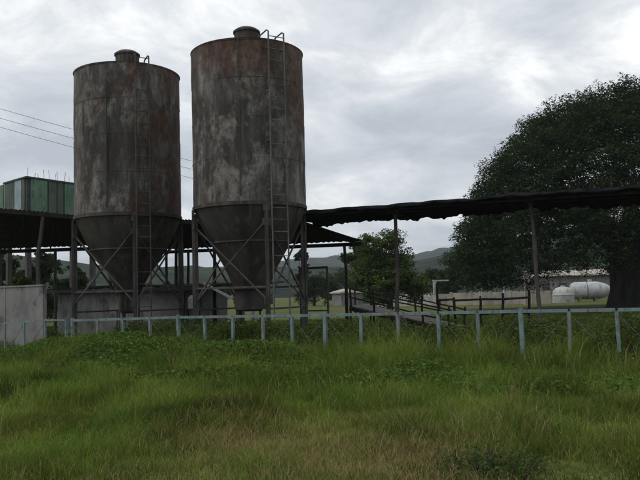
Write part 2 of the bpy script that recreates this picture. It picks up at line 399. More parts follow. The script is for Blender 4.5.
    for s in (-1, 1):
        p = e*r0+t*(s*lad_w/2)
        pts = [p+Vector((0, 0, .25)), p+e*.02+Vector((0, 0, 2.4)), p+Vector((0, 0, 5)), p+Vector((0, 0, 8)), p+Vector((0, 0, ZT+.05)), p+Vector((0, 0, ZT+.22)), p-e*.12+Vector((0, 0, ZT+.29)), p-e*.6+Vector((0, 0, ZT+.24)), p-e*.66+Vector((0, 0, ZT+.12))]
        link('ladder_rail', MB().tube(pts, .027, 8).mesh('ladder_rail', True), lad_mat, root, world=False)
        for z in (5.2, 6.9, 8.6, 10.1):
            link('standoff', MB().bar(e*(RAD-.02)+t*(s*lad_w/2)+Vector((0, 0, z)), e*r0+t*(s*lad_w/2)+Vector((0, 0, z)), .04).mesh('standoff'), lad_mat, root, world=False)
    z = .5; i = 0
    while z < ZT+.2:
        o = link('rung', rung, None, root, world=False); o.location = e*r0+Vector((0, 0, z)); z += .42+random.uniform(-.03, .03)+(.42 if random.random() < .12 else 0); i += 1
    # one thin conduit down the side
    a = lad_ang-.62; ec = Vector((math.cos(view+a), math.sin(view+a), 0))
    link('conduit', MB().tube([ec*(RAD+.05)+Vector((0, 0, 5.0)), ec*(RAD+.045)+Vector((0, 0, 7.4)), ec*(RAD+.05)+Vector((0, 0, ZT))], .018, 6).mesh('conduit'), M['hopper'], root, world=False)
    return root, c
SILO_R, CR = silo(250, 206, 27, 'hopper_silo', 'taller looking rust streaked steel silo with wide caged-less ladder, nearer the tree'.replace('caged-less ', ''), M['silo_right'], R(15.5), R(27), .6, M['ladder'], 345, .6)
SILO_L, CL = silo(128.5, 216, 29.2, 'hopper_silo', 'grey streaked steel silo with thin ladder, beside the green panelled cabin', M['silo_left'], R(6), R(14), .5, M['steel'], 345, 2.2)

# ------------------------------------------------------------------ fence
def fence():
    P = [72.5, 98, 123, 150, 178, 204.5, 233, 263, 292, 325, 361, 398, 438, 477.5, 520.5, 569, 616.5, 668, 722]
    rail_y = lambda x: float(np.interp(x, [72, 178, 325, 520, 722], [320.5, 317.3, 315.2, 311.3, 308.2]))
    major = {72.5, 178, 325, 520.5, 722}
    base = on_line(P[0], rail_y(P[0]), FENCE0)
    root = empty('metal_fence', (base.x, base.y, 0), label='long low fence of faded teal square tubes standing in the tall grass', cat='fence')
    tops = [on_line(p, rail_y(p), FENCE0) for p in P]
    up = Vector((0, 0, 1))
    prev = None
    for i, (p, t) in enumerate(zip(P, tops)):
        gz = float(ground_z(t.x, t.y)); w = .085 if p in major else .068
        lean = U*random.uniform(-.025, .025) + NN*random.uniform(-.02, .02)
        mt = M['teal'] if i in (0, 4, 5, 8, 9, 12, 14) else M['teal_grey'] if i % 2 else M['teal']
        top = t + (up*.07 if p in major else -up*.02)
        m = MB().bar(Vector((t.x, t.y, gz-.25))+lean, top, w)
        link('post', m.mesh('post'), mt, root)
        if i:
            a, b = tops[i-1], t
            if not (p in major) and False: pass
            m = MB().bar(a+U*.028, b-U*.028, .05, .07)
            link('top_rail', m.mesh('top_rail'), M['teal_grey'] if i % 5 == 1 else M['teal'], root)
            ga = Vector((a.x, a.y, a.z-1.13)); gb = Vector((b.x, b.y, b.z-1.13))
            link('bottom_rail', MB().bar(ga+U*.028, gb-U*.028, .045).mesh('bottom_rail'), M['teal'], root)
            # thin slack wires crossing each bay
            o = NN*.0
            for q0, q1 in ((a-up*.06, gb+up*.06), (ga+up*.06, b-up*.06)):
                if random.random() < .28: continue
                mid = (q0+q1)/2 - up*random.uniform(0, .03) + NN*random.uniform(-.012, .012)
                link('cross_wire', MB().tube([q0, mid, q1], .006, 5).mesh('cross_wire'), M['wire'], root)
    # leaning gate leaf at the left end
    g = [(-24, 327.5), (5, 323.3), (24, 321.6), (45, 320.2), (66, 320.2)]
    gt = [on_line(x, y, FENCE0 - NN*.12) for x, y in g]
    root2 = empty('gate_leaf', (gt[0].x, gt[0].y, 0), label='sagging teal tube gate leaf before the pale wall at the far left', cat='gate')
    for i, t in enumerate(gt):
        b = Vector((t.x, t.y, t.z-1.2)) + U*(.03 if i < 3 else 0)
        link('gate_bar', MB().bar(b, t, .05).mesh('gate_bar'), M['teal'], root2)
        if i:
            a = gt[i-1]
            link('gate_rail', MB().bar(a, t, .05).mesh('gate_rail'), M['teal'], root2)
            link('gate_rail', MB().bar(a-up*1.17+U*.03, t-up*1.17, .045).mesh('gate_rail'), M['teal'], root2)
            link('cross_wire', MB().tube([a-up*1.1, (a+t)/2-up*.57, t-up*.06], .006, 5).mesh('cross_wire'), M['wire'], root2)
fence()

# ------------------------------------------------------------------ sheds behind the silos
def patch(A, B, C, D, s, t):        # A front-left, B front-right, C rear-right, D rear-left
    return (A*(1-s)+B*s)*(1-t)+(D*(1-s)+C*s)*t
def corrugated(A, B, C, D, s0, s1, waves, lift=0, sag=0, droop=0):
    n = waves*4; rows = 6; m = MB(); vs = []
    for j in range(rows+1):
        t = j/rows*1.0
        for i in range(n+1):
            s = s0+(s1-s0)*i/n
            p = patch(A, B, C, D, s, t) + Vector((0, 0, .022*math.sin(i*math.pi/2)+lift-sag*math.sin(t*math.pi)-droop*(1-t)**4))
            vs.append(p)
    fs = []
    for j in range(rows):
        for i in range(n): a = j*(n+1)+i; fs.append((a, a+1, a+n+2, a+n+1))
    return m.add(vs, fs)
def shed_roof(root, A, B, C, D, count, pale=(), waves=5, skip=()):
    for k in range(count):
        if k in skip: continue
        s0 = k/count-.006; s1 = (k+1)/count+.006
        m = corrugated(A, B, C, D, s0, s1, waves, lift=.008*(k % 2)+random.uniform(0, .02), sag=random.uniform(0, .06), droop=random.uniform(-.02, .1))
        link('roof_sheet', m.mesh('roof_sheet', True), M['roof_pale'] if k in pale else M['roof_dark'], root)
def log(a, b, r, bend=0, side=U, n=7):
    a = Vector(a); b = Vector(b); pts = []; rr = []
    for i in range(n):
        t = i/(n-1); w = math.sin(t*math.pi*1.0)*bend + .02*math.sin(t*9+a.x)
        pts.append(a.lerp(b, t)+side*w); rr.append(r*(1.08-.2*t)*(1+.05*math.sin(i*2.3+a.y)))
    return MB().tube(pts, rr, 9)
def sheds():
    L1 = ghost(at(300, 290, 29.6)); L2 = ghost(at(300, 290, 34.6))
    A = on_line(112, 219, L1); B = on_line(298, 219, L1); C = on_line(362, 241, L2); D = on_line(112, 252, L2)
    root = empty('shed', ghost(B), label='open shed with sloping dark sheet roof behind the two silos', cat='shed')
    shed_roof(root, A, B, C, D, 13)
    for a, b, nm in ((A, B, 'front_beam'), (D, C, 'rear_beam')):
        link(nm, MB().bar(a-Vector((0, 0, .13)), b-Vector((0, 0, .13)), .12, .16).mesh(nm), M['wood_dark'], root)
    for k in range(7):
        s = (k+.05)/6.2
        link('rafter', MB().bar(patch(A, B, C, D, s, .01)-Vector((0, 0, .07)), patch(A, B, C, D, s, .99)-Vector((0, 0, .07)), .07, .1).mesh('rafter'), M['wood_dark'], root)
    for px, t in ((344.5, 1), (188, 1), (166, 1), (240, 1), (176, 0), (214, 0)):
        q = on_line(px, 246, L2 if t else L1); z = 0
        s = (q-(D if t else A)).dot(U)/((C-D) if t else (B-A)).dot(U)
        top = patch(A, B, C, D, s, t); link('post', log((top.x, top.y, -.2), top-Vector((0, 0, .2)), .075, random.uniform(-.05, .05)).mesh('post', True), M['wood_dark'], root)
    # left bay, higher
    A = at(-45, 203.5, 31.0); B = at(118, 217.5, 33.2); C = at(118, 245, 39); D = at(-45, 250.5, 40)
    r2 = empty('shed', ghost(A), label='higher dark sheet roof on bent poles below the green cabin', cat='shed')
    shed_roof(r2, A, B, C, D, 9, pale=())
    for a, b in ((A, B), (D, C)):
        link('beam', MB().bar(a-Vector((0, 0, .15)), b-Vector((0, 0, .15)), .13, .18).mesh('beam'), M['wood_dark'], r2)
    for k in range(6):
        s = .04+k*.184
        link('rafter', MB().bar(patch(A, B, C, D, s, .01)-Vector((0, 0, .07)), patch(A, B, C, D, s, .99)-Vector((0, 0, .07)), .07, .1).mesh('rafter'), M['wood_dark'], r2)
    top = on_line(43, 216, ghost(A), (B-A)); top = A.lerp(B, (top-A).dot((B-A).normalized())/(B-A).length)
    pts = []
    for x, y in ((43, 217), (41, 236), (37.5, 256), (39, 287), (43.5, 317), (46, 345)):
        pts.append(on_line(x, y, ghost(top), Vector((1, 0, 0))))
    pts[-1].z = -.2
    link('bent_pole', MB().tube(pts, [.08, .085, .09, .1, .1, .11], 9).mesh('bent_pole', True), M['wood'], r2)
    for s, t in ((.28, 1), (.95, 1), (.02, .0), (.62, 1)):
        p = patch(A, B, C, D, s, t); link('post', log((p.x, p.y, -.2), p-Vector((0, 0, .2)), .09, .04).mesh('post', True), M['steel'], r2)
sheds()

def walls():
    # pale rendered wall at the far left, just behind the fence
    W0 = FENCE0 + NN*1.6
    a = on_line(-60, 288, W0); b = on_line(45, 288, W0)
    ztop = at(20, 287.5, a.lerp(b, .8).y).z
    root = empty('yard_wall', ghost(b), label='pale grey rendered yard wall behind the gate at the far left', cat='wall')
    L = (b-a).length; n = 6
    for k in range(n):
        p = ghost(a).lerp(ghost(b), (k+.5)/n); dz = random.uniform(-.015, .015); dy = random.uniform(-.006, .006)
        link('wall_panel', MB().box(p+Vector((0, 0, (ztop+dz)/2-.25))+NN*dy, L/n-.012, .16, ztop+dz+.5, (U, NN, Vector((0, 0, 1)))).mesh('wall_panel'), M['concrete'], root)
    link('coping', MB().box((ghost(a)+ghost(b))/2+Vector((0, 0, ztop+.045)), L+.04, .22, .06, (U, NN, Vector((0, 0, 1)))).mesh('coping'), M['concrete'], root)
    # low block shed behind the left silo
    W1 = ghost(at(110, 290, 33.4))
    a = on_line(58, 289, W1); b = on_line(181, 286, W1); zt = 2.08
    root = empty('low_shed', ghost(a), label='low grey walled shed with dark lean roof behind the left silo legs', cat='shed')
    L = (ghost(b)-ghost(a)).length; d = (ghost(b)-ghost(a)).normalized(); nn = Vector((-d.y, d.x, 0))
    core = MB().box((ghost(a)+ghost(b))/2+nn*.14+Vector((0, 0, zt/2-.1)), L-.02, .1, zt+.2-.02, (d, nn, Vector((0, 0, 1))))
    link('wall', core.mesh('wall'), M['mortar'], root)
    for c in range(5):
        x0, x1 = L*c/5, L*(c+1)/5; h = zt+random.uniform(-.02, .02)
        link('wall_panel', MB().box(ghost(a)+d*((x0+x1)/2)+nn*(.05+random.uniform(-.006, .006))+Vector((0, 0, h/2-.1)), x1-x0-.012, .12, h+.2, (d, nn, Vector((0, 0, 1)))).mesh('wall_panel'), M['concrete'], root)
    side = MB().box(ghost(b)+nn*1.6+Vector((0, 0, zt/2-.1)), .14, 2.9, zt+.2, (d, nn, Vector((0, 0, 1))))
    link('side_wall', side.mesh('side_wall'), M['concrete'], root)
    A = ghost(a)-d*1.2-nn*.45+Vector((0, 0, zt+.12)); B = on_line(236, 288, W1-nn*.45); B.z = zt+.02
    C = B+nn*3.6+Vector((0, 0, .12)); D = A+nn*3.6+Vector((0, 0, .12))
    shed_roof(root, A, B, C, D, 11, waves=4)
    link('fascia', MB().bar(A+Vector((0, 0, -.11)), B+Vector((0, 0, -.11)), .05, .14).mesh('fascia'), M['wood'], root)
    for s in (.74, .99):
        p = patch(A, B, C, D, s, .12); link('post', log((p.x, p.y, -.2), p-Vector((0, 0, .03)), .06).mesh('post', True), M['wood_dark'], root)
    # pale fallen rafter hanging off the roof end
    q0 = on_line(203, 283, W1-nn*.55); q1 = on_line(233, 299, W1-nn*.6)
    link('loose_rafter', MB().bar(q0, q1, .06, .09).mesh('loose_rafter'), M['white'], root)
    # white drum on a stand in the gap between the silos
    p = ghost(on_line(193, 300, W1-nn*.9)); zc = at(193, 303, p.y).z
    rt = empty('water_drum', p, label='small white drum on a dark stand in the gap between the silos', cat='drum')
    dr = MB().lathe([(.0, zc-.22), (.2, zc-.22), (.21, zc-.1), (.205, zc), (.215, zc+.02), (.205, zc+.05), (.205, zc+.2), (.12, zc+.27), (.12, zc+.31), (.0, zc+.31)], 20, (0, 0, 0))
    link('drum', dr.mesh('drum', True), M['white'], rt, world=False)
    st = MB().box((0, 0, zc-.26), .55, .5, .06)
    for x in (-.22, .22):
        for y in (-.2, .2): st.box((x, y, (zc-.28)/2-.1), .05, .05, zc-.28+.2)
    link('stand', st.mesh('stand'), M['wood_dark'], rt, world=False)
walls()

def cabin():
    D = 43; k = at(27, 178, D); kb = at(27, 219, D); zt, zb = k.z, kb.z-.25
    e1 = U.copy(); e2 = NN.copy()*1.0
    e2 = Vector((-.80, .60, 0)); e1 = (at(75, 184, 46.0)-k); e1.z = 0; e1.normalize()
    e2 = at(0, 184.5, 45.6)-k; e2.z = 0; e2.normalize()
    root = empty('cabin', ghost(k), label='green and grey panelled cabin raised above the dark roofs at far left', cat='building')
    h = zt-zb; up = Vector((0, 0, 1)); base = Vector((k.x, k.y, zb))
    LR, LL = 5.2, 3.0
    def panel(o, e, x0, x1, mat, name, proud=.03, z0=.0, z1=1.0):
        n = Vector((e.y, -e.x, 0)); n = n if n.dot(EYE-k) > 0 else -n
        c = o+e*((x0+x1)/2)+up*(h*(z0+z1)/2)+n*proud
        return link(name, MB().box(c, (x1-x0)-.03, .05, h*(z1-z0)-.02, (e, n, up)).mesh(name), mat, root)
    core = MB().add([base, base+e1*LR, base+e1*LR+e2*LL, base+e2*LL, base+up*h, base+e1*LR+up*h, base+e1*LR+e2*LL+up*h, base+e2*LL+up*h],
                    [(0, 1, 5, 4), (1, 2, 6, 5), (2, 3, 7, 6), (3, 0, 4, 7), (4, 5, 6, 7), (3, 2, 1, 0)])
    link('wall', core.mesh('wall'), M['frame_dark'], root)
    px = lambda p: (p-27)/48*((at(75, 184, 46.0)-k).length)
    w = [0, .95, 1.9, 2.35, 3.3, 4.2, 5.2]; f = (at(75, 184, 46.0)-k).to_2d().length
    for x0, x1, m in ((.06, .40, 'green_panel'), (.42, .59, 'grey_panel'), (.60, .73, 'grey_panel'), (.76, 1.0, 'green_panel'), (1.02, 1.3, 'green_panel')):
        panel(base, e1, x0*f, x1*f, M[m], 'wall_panel')
    g = (at(0, 184.5, 45.6)-k).to_2d().length
    for x0, x1, m, nm in ((.05, .16, 'grey_panel', 'wall_panel'), (.17, .42, 'pane', 'window_pane'), (.44, .8, 'grey_panel', 'wall_panel'), (.83, 1.3, 'green_panel', 'wall_panel')):
        panel(base, e2, x0*g, x1*g, M[m], nm)
    # roof slab with a thin edge, floor slab, columns
    o = -e1*.1-e2*.1
    for z, th, nm in ((zt+.05, .1, 'roof_slab'), (zb-.09, .18, 'floor_slab')):
        q = [base+o, base+e1*(LR+.1)-e2*.1, base+e1*(LR+.1)+e2*(LL+.1), base+e2*(LL+.1)-e1*.1]
        lo = [Vector((v.x, v.y, z-th/2)) for v in q]; hi = [Vector((v.x, v.y, z+th/2)) for v in q]
        link(nm, MB().add(lo+hi, [(0, 1, 5, 4), (1, 2, 6, 5), (2, 3, 7, 6), (3, 0, 4, 7), (4, 5, 6, 7), (3, 2, 1, 0)]).mesh(nm), M['frame_dark'], root)
    for a, b in ((.2, .2), (LR-.2, .2), (.2, LL-.2), (LR-.2, LL-.2)):
        p = ghost(base)+e1*a+e2*b; link('column', MB().box(p+up*((zb-.2)/2-.1), .3, .3, zb, (e1, e2, up)).mesh('column'), M['steel'], root)
    for i in range(14):
        x = .3+i*.36+random.uniform(-.07, .07); p = base+e1*x+e2*random.choice((.15, .4))+up*h
        link('rebar', MB().tube([p, p+up*random.uniform(.4, .75)+e1*random.uniform(-.08, .08)], .012, 5).mesh('rebar'), M['rebar'], root)
cabin()

# ------------------------------------------------------------------ ragged canopy, frame, ramp, corral on the right
LC = ghost(at(307, 290, 28.5))
def canopy():
    a = on_line(292, 217, LC); b = on_line(690, 188, LC); L = (ghost(b)-ghost(a)).length
    root = empty('canopy', ghost(on_line(396, 290, LC)), label='long ragged black netting canopy strip running from the silo to the tree', cat='canopy')
    n = 300; prof = [(-.72, -.13), (-.74, -.07), (-.66, -.0), (-.35, .0), (0, -.01), (.5, -.04), (1.0, -.12), (1.5, -.2), (1.62, -.34)]
    # built in bays, one netting sheet between posts
    cuts = [0, 58, 122, 186, 246, n]
    def P(i, j):
        t = i/n; x = 292+398*t
        d = t*L; o, z = prof[j]
        ztop = 4.70 - .16*t + .07*math.sin(t*2.4+.5) + .14*(fbm(d*.55, 3.3)-.47) + .07*(vn(d*2.3, 8.1)-.5)
        drop = 1 + .5*(fbm(d*.9+j, 21.7)-.47) + .35*(vn(d*4.7+j, 2.2)-.5) + .3*(vn(d*9.7+j, 6.2)-.5) if j in (0, 1, 8, 7) else 1
        return ghost(a)+U*d+NN*(o+.12*(vn(d*1.9, j*1.7)-.5))+Vector((0, 0, float(ztop+z*drop+.05*(vn(d*2.3+j*3, j*4.4)-.5))))
    for c0, c1 in zip(cuts, cuts[1:]):
        vs = [P(i, j) for i in range(c0, c1+1) for j in range(9)]
        fs = [(r*9+j, r*9+j+1, (r+1)*9+j+1, (r+1)*9+j) for r in range(c1-c0) for j in range(8)]
        me = MB().add(vs, fs).mesh('netting', True); o = link('netting', me, M['cloth'], root)
        sm = o.modifiers.new('thickness', 'SOLIDIFY'); sm.thickness = .02
    for off in (-.5, .5):
        p0 = ghost(a)+NN*off; pts = [p0+U*(L*i/24)+Vector((0, 0, 4.53-.16*i/24+.07*math.sin(i/24*2.4+.5))) for i in range(25)]
        link('rail', MB().tube(pts, .05, 7).mesh('rail', True), M['wood_dark'], root)
    for px, y, lx in ((305, 330, 305), (396, 330, 397), (531, 220, 542), (664, 220, 664)):
        q = on_line(px, 225, LC); bt = on_line(lx, 345, LC); bt.z = -.25
        t = Vector((q.x, q.y, 4.58)) if px != 531 else Vector((q.x, q.y, 4.54))
        link('post', log(bt, t, .07 if px != 305 else .06, .03).mesh('post', True), M['wood'], root)
        link('crosspiece', MB().bar(Vector((q.x, q.y, 4.46))-NN*.62, Vector((q.x, q.y, 4.46))+NN*.62, .08).mesh('crosspiece'), M['wood_dark'], root)
    q = on_line(400, 330, LC-NN*.3); r = on_line(413, 343, LC-NN*.3); r.z = -.1
    q2 = on_line(397, 318, LC); q2 = Vector((q2.x, q2.y, 1.05))
    link('strut', MB().bar(q2, Vector((q2.x, q2.y, -.1))+U*.85, .06).mesh('strut'), M['wood'], root)
    # pipe frame standing between canopy post and silo
    Lf = LC+NN*1.2
    a2 = on_line(300, 268.5, Lf); b2 = on_line(327, 268.5, Lf); z = a2.z
    rt = empty('pipe_frame', ghost(a2), label='thin dark pipe frame like a small goal beside the rusty silo', cat='frame')
    link('crossbar', MB().tube([a2, Vector((b2.x, b2.y, z))], .045, 8).mesh('crossbar'), M['hopper'], rt)
    for p in (a2, b2): link('upright', MB().tube([Vector((p.x, p.y, -.2)), Vector((p.x, p.y, z+.04))], .045, 8).mesh('upright'), M['hopper'], rt)
    link('mid_bar', MB().tube([Vector((a2.x, a2.y, 1.0)), Vector((b2.x, b2.y, 1.0))], .03, 8).mesh('mid_bar'), M['hopper'], rt)
canopy()
def ramp():
    Lr = LC+NN*2.6
    a = on_line(349, 305, Lr); b = on_line(452, 330, Lr); za, zb = 1.12, .22
    a.z = za; b.z = zb; d = (b-a); L = d.length; dd = d.normalized(); w = 1.7
    root = empty('loading_ramp', ghost(a), label='timber cattle loading ramp with worn pinkish deck and dark side rails', cat='ramp')
    n = 16; nn = NN
    for k in range(n):
        p = a+dd*(L*(k+.5)/n)+nn*(w/2)
        link('deck_plank', MB().box(p+Vector((0, 0, random.uniform(-.008, .008))), L/n-.02, w, .05, (dd, nn, dd.cross(nn))).mesh('deck_plank'), M['deck'], root)
    for s in (.05, w-.05):
        link('bearer', MB().bar(a+nn*s-Vector((0, 0, .1)), b+nn*s-Vector((0, 0, .1)), .1, .14).mesh('bearer'), M['wood_dark'], root)
        for i in range(5):
            p = a+dd*(L*(.02+i*.24)); s2 = s+(-.09 if s < 1 else .09)
            q = ghost(p)+nn*s2; link('post', log(q-Vector((0, 0, .2)), q+Vector((0, 0, p.z+.82+random.uniform(-.1, .35))), .045, random.uniform(-.03, .03)).mesh('post', True), M['wood_dark'], root)
        for h in (.38, .72):
            s2 = s+(-.04 if s < 1 else .04)
            link('side_rail', MB().bar(a+nn*s2+Vector((0, 0, h)), b+nn*s2+Vector((0, 0, h+random.uniform(-.12, .12))), .035, .055).mesh('side_rail'), M['wood_dark'], root)
    # level pen fence continuing to the right
    Lp = LC+NN*3.4; P = [437, 453.5, 480, 503, 530, 560, 600, 650]
    rt = empty('pen_fence', ghost(on_line(437, 300, Lp)), label='dark log pen fence with two rails between ramp and big tree', cat='fence')
    pts = []
    for x in P:
        q = ghost(on_line(x, 300, Lp)); pts.append(q)
        hh = random.uniform(1.35, 1.75) if x > 440 else 1.95
        if x < 540: link('post', log(q-Vector((0, 0, .2)), q+Vector((0, 0, hh)), .052, random.uniform(-.08, .08)).mesh('post', True), M['wood_dark'], rt)
    for p, q in list(zip(pts, pts[1:]))[:4]:
        for h in (.75, 1.28):
            link('rail', log(p+Vector((0, 0, h+random.uniform(-.04, .04)))-NN*.07, q+Vector((0, 0, h+random.uniform(-.06, .06)))-NN*.07, .045, .0, NN, 4).mesh('rail', True), M['wood_dark'], rt)
ramp()

# ------------------------------------------------------------------ far yard: wall, house, tanks, gate posts, hut
def box_house(name, label, x0, x1, ytop, D, depth, wall_m, roof_m, eave=.35, rise=.7, wins=3):
    a = at(x0, ytop, D); b = at(x1, ytop, D*.97); z = (a.z+b.z)/2; a = ghost(a); b = ghost(b)
    d = (b-a); L = d.length; d.normalize(); n = Vector((-d.y, d.x, 0)); up = Vector((0, 0, 1))
    root = empty(name, a, label=label, cat='building')
    m = MB().box((a+b)/2+n*depth/2+up*(z/2-.1), L, depth, z+.2, (d, n, up)); link('wall', m.mesh('wall'), wall_m, root)
    q = [a-d*eave-n*eave, b+d*eave-n*eave, b+d*eave+n*(depth+eave), a-d*eave+n*(depth+eave)]
    r0 = (q[0]+q[3])/2+d*(eave)+up*(z+rise); r1 = (q[1]+q[2])/2-d*eave+up*(z+rise)
    lo = [v+up*z for v in q]; hi = [v+up*(z+.16) for v in q]
    link('roof', MB().add(lo+hi+[r0, r1], [(3, 2, 1, 0), (0, 1, 5, 4), (1, 2, 6, 5), (2, 3, 7, 6), (3, 0, 4, 7), (4, 5, 9, 8), (6, 7, 8, 9), (5, 6, 9), (7, 4, 8)]).mesh('roof'), roof_m, root)
    for k in range(wins):
        c = a+d*(L*(k+.5)/wins)-n*.01+up*(z*.55)
        w = link('window', MB().box(c, 1.1, .08, 1.0, (d, n, up)).mesh('window'), M['frame_dark'], root)
        link('sill', MB().box(c-up*.56-n*.04, 1.3, .14, .08, (d, n, up)).mesh('sill'), wall_m, w)
    return root
def far_yard():
    up = Vector((0, 0, 1))
    # cream boundary wall in bays
    a = ghost(at(378, 300, 88)); b = ghost(at(552, 300, 80)); L = (b-a).length; d = (b-a).normalized(); n = Vector((-d.y, d.x, 0))
    root = empty('boundary_wall', a, label='long low cream boundary wall across the far side of the field', cat='wall')
    K = 9
    for k in range(K):
        h = 1.35+random.uniform(-.05, .05); p = a+d*(L*(k+.5)/K)
        link('wall_bay', MB().box(p+up*(h/2-.1), L/K-.3, .2, h+.2, (d, n, up)).mesh('wall_bay'), M['cream'] if k > 2 else M['white'], root)
        p = a+d*(L*k/K); link('pier', MB().box(p+up*.65, .3, .3, 1.7, (d, n, up)).mesh('pier'), M['cream'], root)
    box_house('farmhouse', 'long low farmhouse with pale roof edge glimpsed under the big tree', 537, 640, 275.5, 112, 9, M['block'], M['cream'], .6, 1.0, 6)
    box_house('field_hut', 'small pale roofed hut far off between pipe frame and shed post', 332, 341, 293.5, 100, 3.0, M['block'], M['cream'], .25, .6, 0)
    # white posts of the far gate
    for i, (x, yt, yb, D, lab) in enumerate(((435, 281, 297, 84, 'white far gate post with a crossbar beside the dark pen post'), (480.5, 284, 297, 82, 'short white post before the cream wall, left of two'), (505, 289, 298, 78, 'stubby white post nearest the pale leaning canopy pole'), (527, 272, 298, 76, 'tall cream pillar right beside the leaning canopy pole'))):
        p = ghost(at(x, 290, D)); h = at(x, yt, D).z; w = .5 if i == 3 else .36
        rt = empty('gate_post', p, label=lab, cat='post', group='white posts in the far yard')
        m = MB().box(up*(h/2-.1), w, w, h+.2); link('shaft', m.mesh('shaft'), M['white'] if i != 3 else M['cream'], rt, world=False)
        link('post_cap', MB().box(up*(h+.05), w+.12, w+.12, .1).mesh('post_cap'), M['white'], rt, world=False)
        if i == 0: link('crossbar', MB().box(up*(h-.05)+Vector((.75, 0, .08)), 1.6, .14, .16).mesh('crossbar'), M['white'], rt, world=False)
    # horizontal gas tank with tapered end
    D = 86; c = at(590, 289.5, D); p = ghost(c); r = 1.0; ax = Vector((.985, -.17, 0)); s = Vector((.17, .985, 0))
    rt = empty('storage_tank', p, label='grey white horizontal storage tank with tapered end lying under the big tree', cat='tank')
    prof = [(0, -2.3), (.5, -2.26), (.84, -2.05), (r, -1.7), (r, .6), (r*.97, 1.0), (.72, 1.75), (.48, 2.1), (.0, 2.16)]
    m = MB(); m.lathe(prof, 28); zc = r+.25
    m.v = [tuple(ax*z+s*x+up*(y+zc)) for x, y, z in m.v]
    link('vessel', m.mesh('vessel', True), M['tank_white'], rt, world=False)
    for t in (-1.2, .5):
        link('saddle', MB().box(ax*t+up*.3, .25, 1.3, .8, (ax, s, up)).mesh('saddle'), M['concrete'], rt, world=False)
    m = MB().lathe([(.0, zc+r+.3), (.22, zc+r+.28), (.22, zc+r-.08)], 16); link('manhole', m.mesh('manhole', True), M['tank_white'], rt, world=False)
    m = MB().lathe([(r+.0, -.03), (r+.02, -.03), (r+.02, .03), (r, .03)], 28); m.v = [tuple(ax*(z-.4)+s*x+up*(y+zc)) for x, y, z in m.v]
    link('band', m.mesh('band', True), M['hopper'], rt, world=False)
    # round-shouldered cream tank before its left end
    p = ghost(at(563, 292, 82)); rt = empty('round_tank', p, label='squat off-white domed tank standing at the rounded end of the storage tank', cat='tank')
    m = MB().lathe([(1.15, -.1), (1.15, .8), (1.18, .82), (1.18, .9), (1.13, .94), (1.04, 1.3), (.75, 1.6), (.25, 1.76), (0, 1.77)], 32)
    link('body', m.mesh('body', True), M['white'], rt, world=False)
    link('lid', MB().lathe([(.25, 1.72), (.25, 1.85), (.2, 1.89), (0, 1.89)], 16).mesh('lid', True), M['tank_white'], rt, world=False)
far_yard()

# ------------------------------------------------------------------ power line
def power():
    D = 46; p = ghost(at(252, 290, D)); top = at(252, 174, D).z
    root = empty('utility_pole', p, label='slim utility pole hidden behind the rusty silo carrying the wires', cat='pole')
    link('pole', MB().tube([Vector((0, 0, -.3)), Vector((.03, 0, top*.5)), Vector((0, 0, top+.15))], [.14, .12, .09], 10).mesh('pole', True), M['concrete'], root, world=False)
    ends = [((0, 107), (75, 128.5)), ((0, 116.5), (75, 137.5)), ((0, 125.5), (75, 146.5))]
    labs = ['topmost of three thin wires crossing the sky left of silos', 'middle of three thin wires crossing the sky left of silos', 'lowest of three thin wires crossing the sky left of silos']
    for i, (q0, q1) in enumerate(ends):
        # attaches at the pole; height fixed by the wire's slope in the photo
        A = at(250, q0[1]+(q1[1]-q0[1])/75*250-3, D); A = Vector((p.x, p.y-.12, A.z))
        B = at(-150, q0[1]-(q1[1]-q0[1])/75*150, 34)
        link('insulator', MB().lathe([(.0, -.08), (.05, -.07), (.06, 0), (.04, .07), (0, .08)], 10, (0, -.1, A.z)).mesh('insulator', True), M['white'], root, world=False)
        pts = []
        for k in range(25):
            t = k/24; v = A.lerp(B, t); v.z -= .35*4*t*(1-t)*.5; pts.append(v)
        T(MB().tube(pts, .010, 5).build('power_cable', M['cable'], origin=A), labs[i], 'cable', 'power cables over the yard')
power()

# ------------------------------------------------------------------ foliage
def leaves_mesh(name, C, size, mat, cols, up_bias=.5, aspect=.55):
    n = len(C)
    d = RNG.normal(size=(n, 3)); d[:, 2] *= .5; d /= np.linalg.norm(d, axis=1)[:, None]
    nrm = RNG.normal(size=(n, 3)); nrm[:, 2] += up_bias*2; s = np.cross(d, nrm); s /= np.linalg.norm(s, axis=1)[:, None]+1e-9
    sz = size*(.6+.8*RNG.random(n)) if np.isscalar(size) else size
    L = d*sz[:, None]; S = s*(sz*aspect*.5)[:, None]
    f = np.cross(d, s)*(sz*.12)[:, None]
    V = np.stack([C-L*.5, C+S-f, C+L*.5, C-S-f], 1).reshape(-1, 3)
    idx = np.arange(4*n); return np_mesh(name, V, np.full(n, 4), idx, mat, np.repeat(cols, 4, 0))
def clump_points(centres, rad, per, flat=.6, shell=.35):
    n = len(centres)*per; C = np.repeat(centres, per, 0); r = np.repeat(rad, per)
    v = RNG.normal(size=(n, 3)); v /= np.linalg.norm(v, axis=1)[:, None]
    k = shell+(1-shell)*RNG.random(n)**.5
    v = v*(r*k)[:, None]; v[:, 2] *= flat; return C+v
def leaf_cols(n, c, var=.3, yellow=.0, per=1):
    c = np.array(c); k = 1+var*(RNG.random((n, 1))*2-1); out = c*k
    y = RNG.random((n, 1)) < yellow; out = np.where(y, out*np.array([1.7, 1.35, .8]), out)
    return np.repeat(out, per, 0)
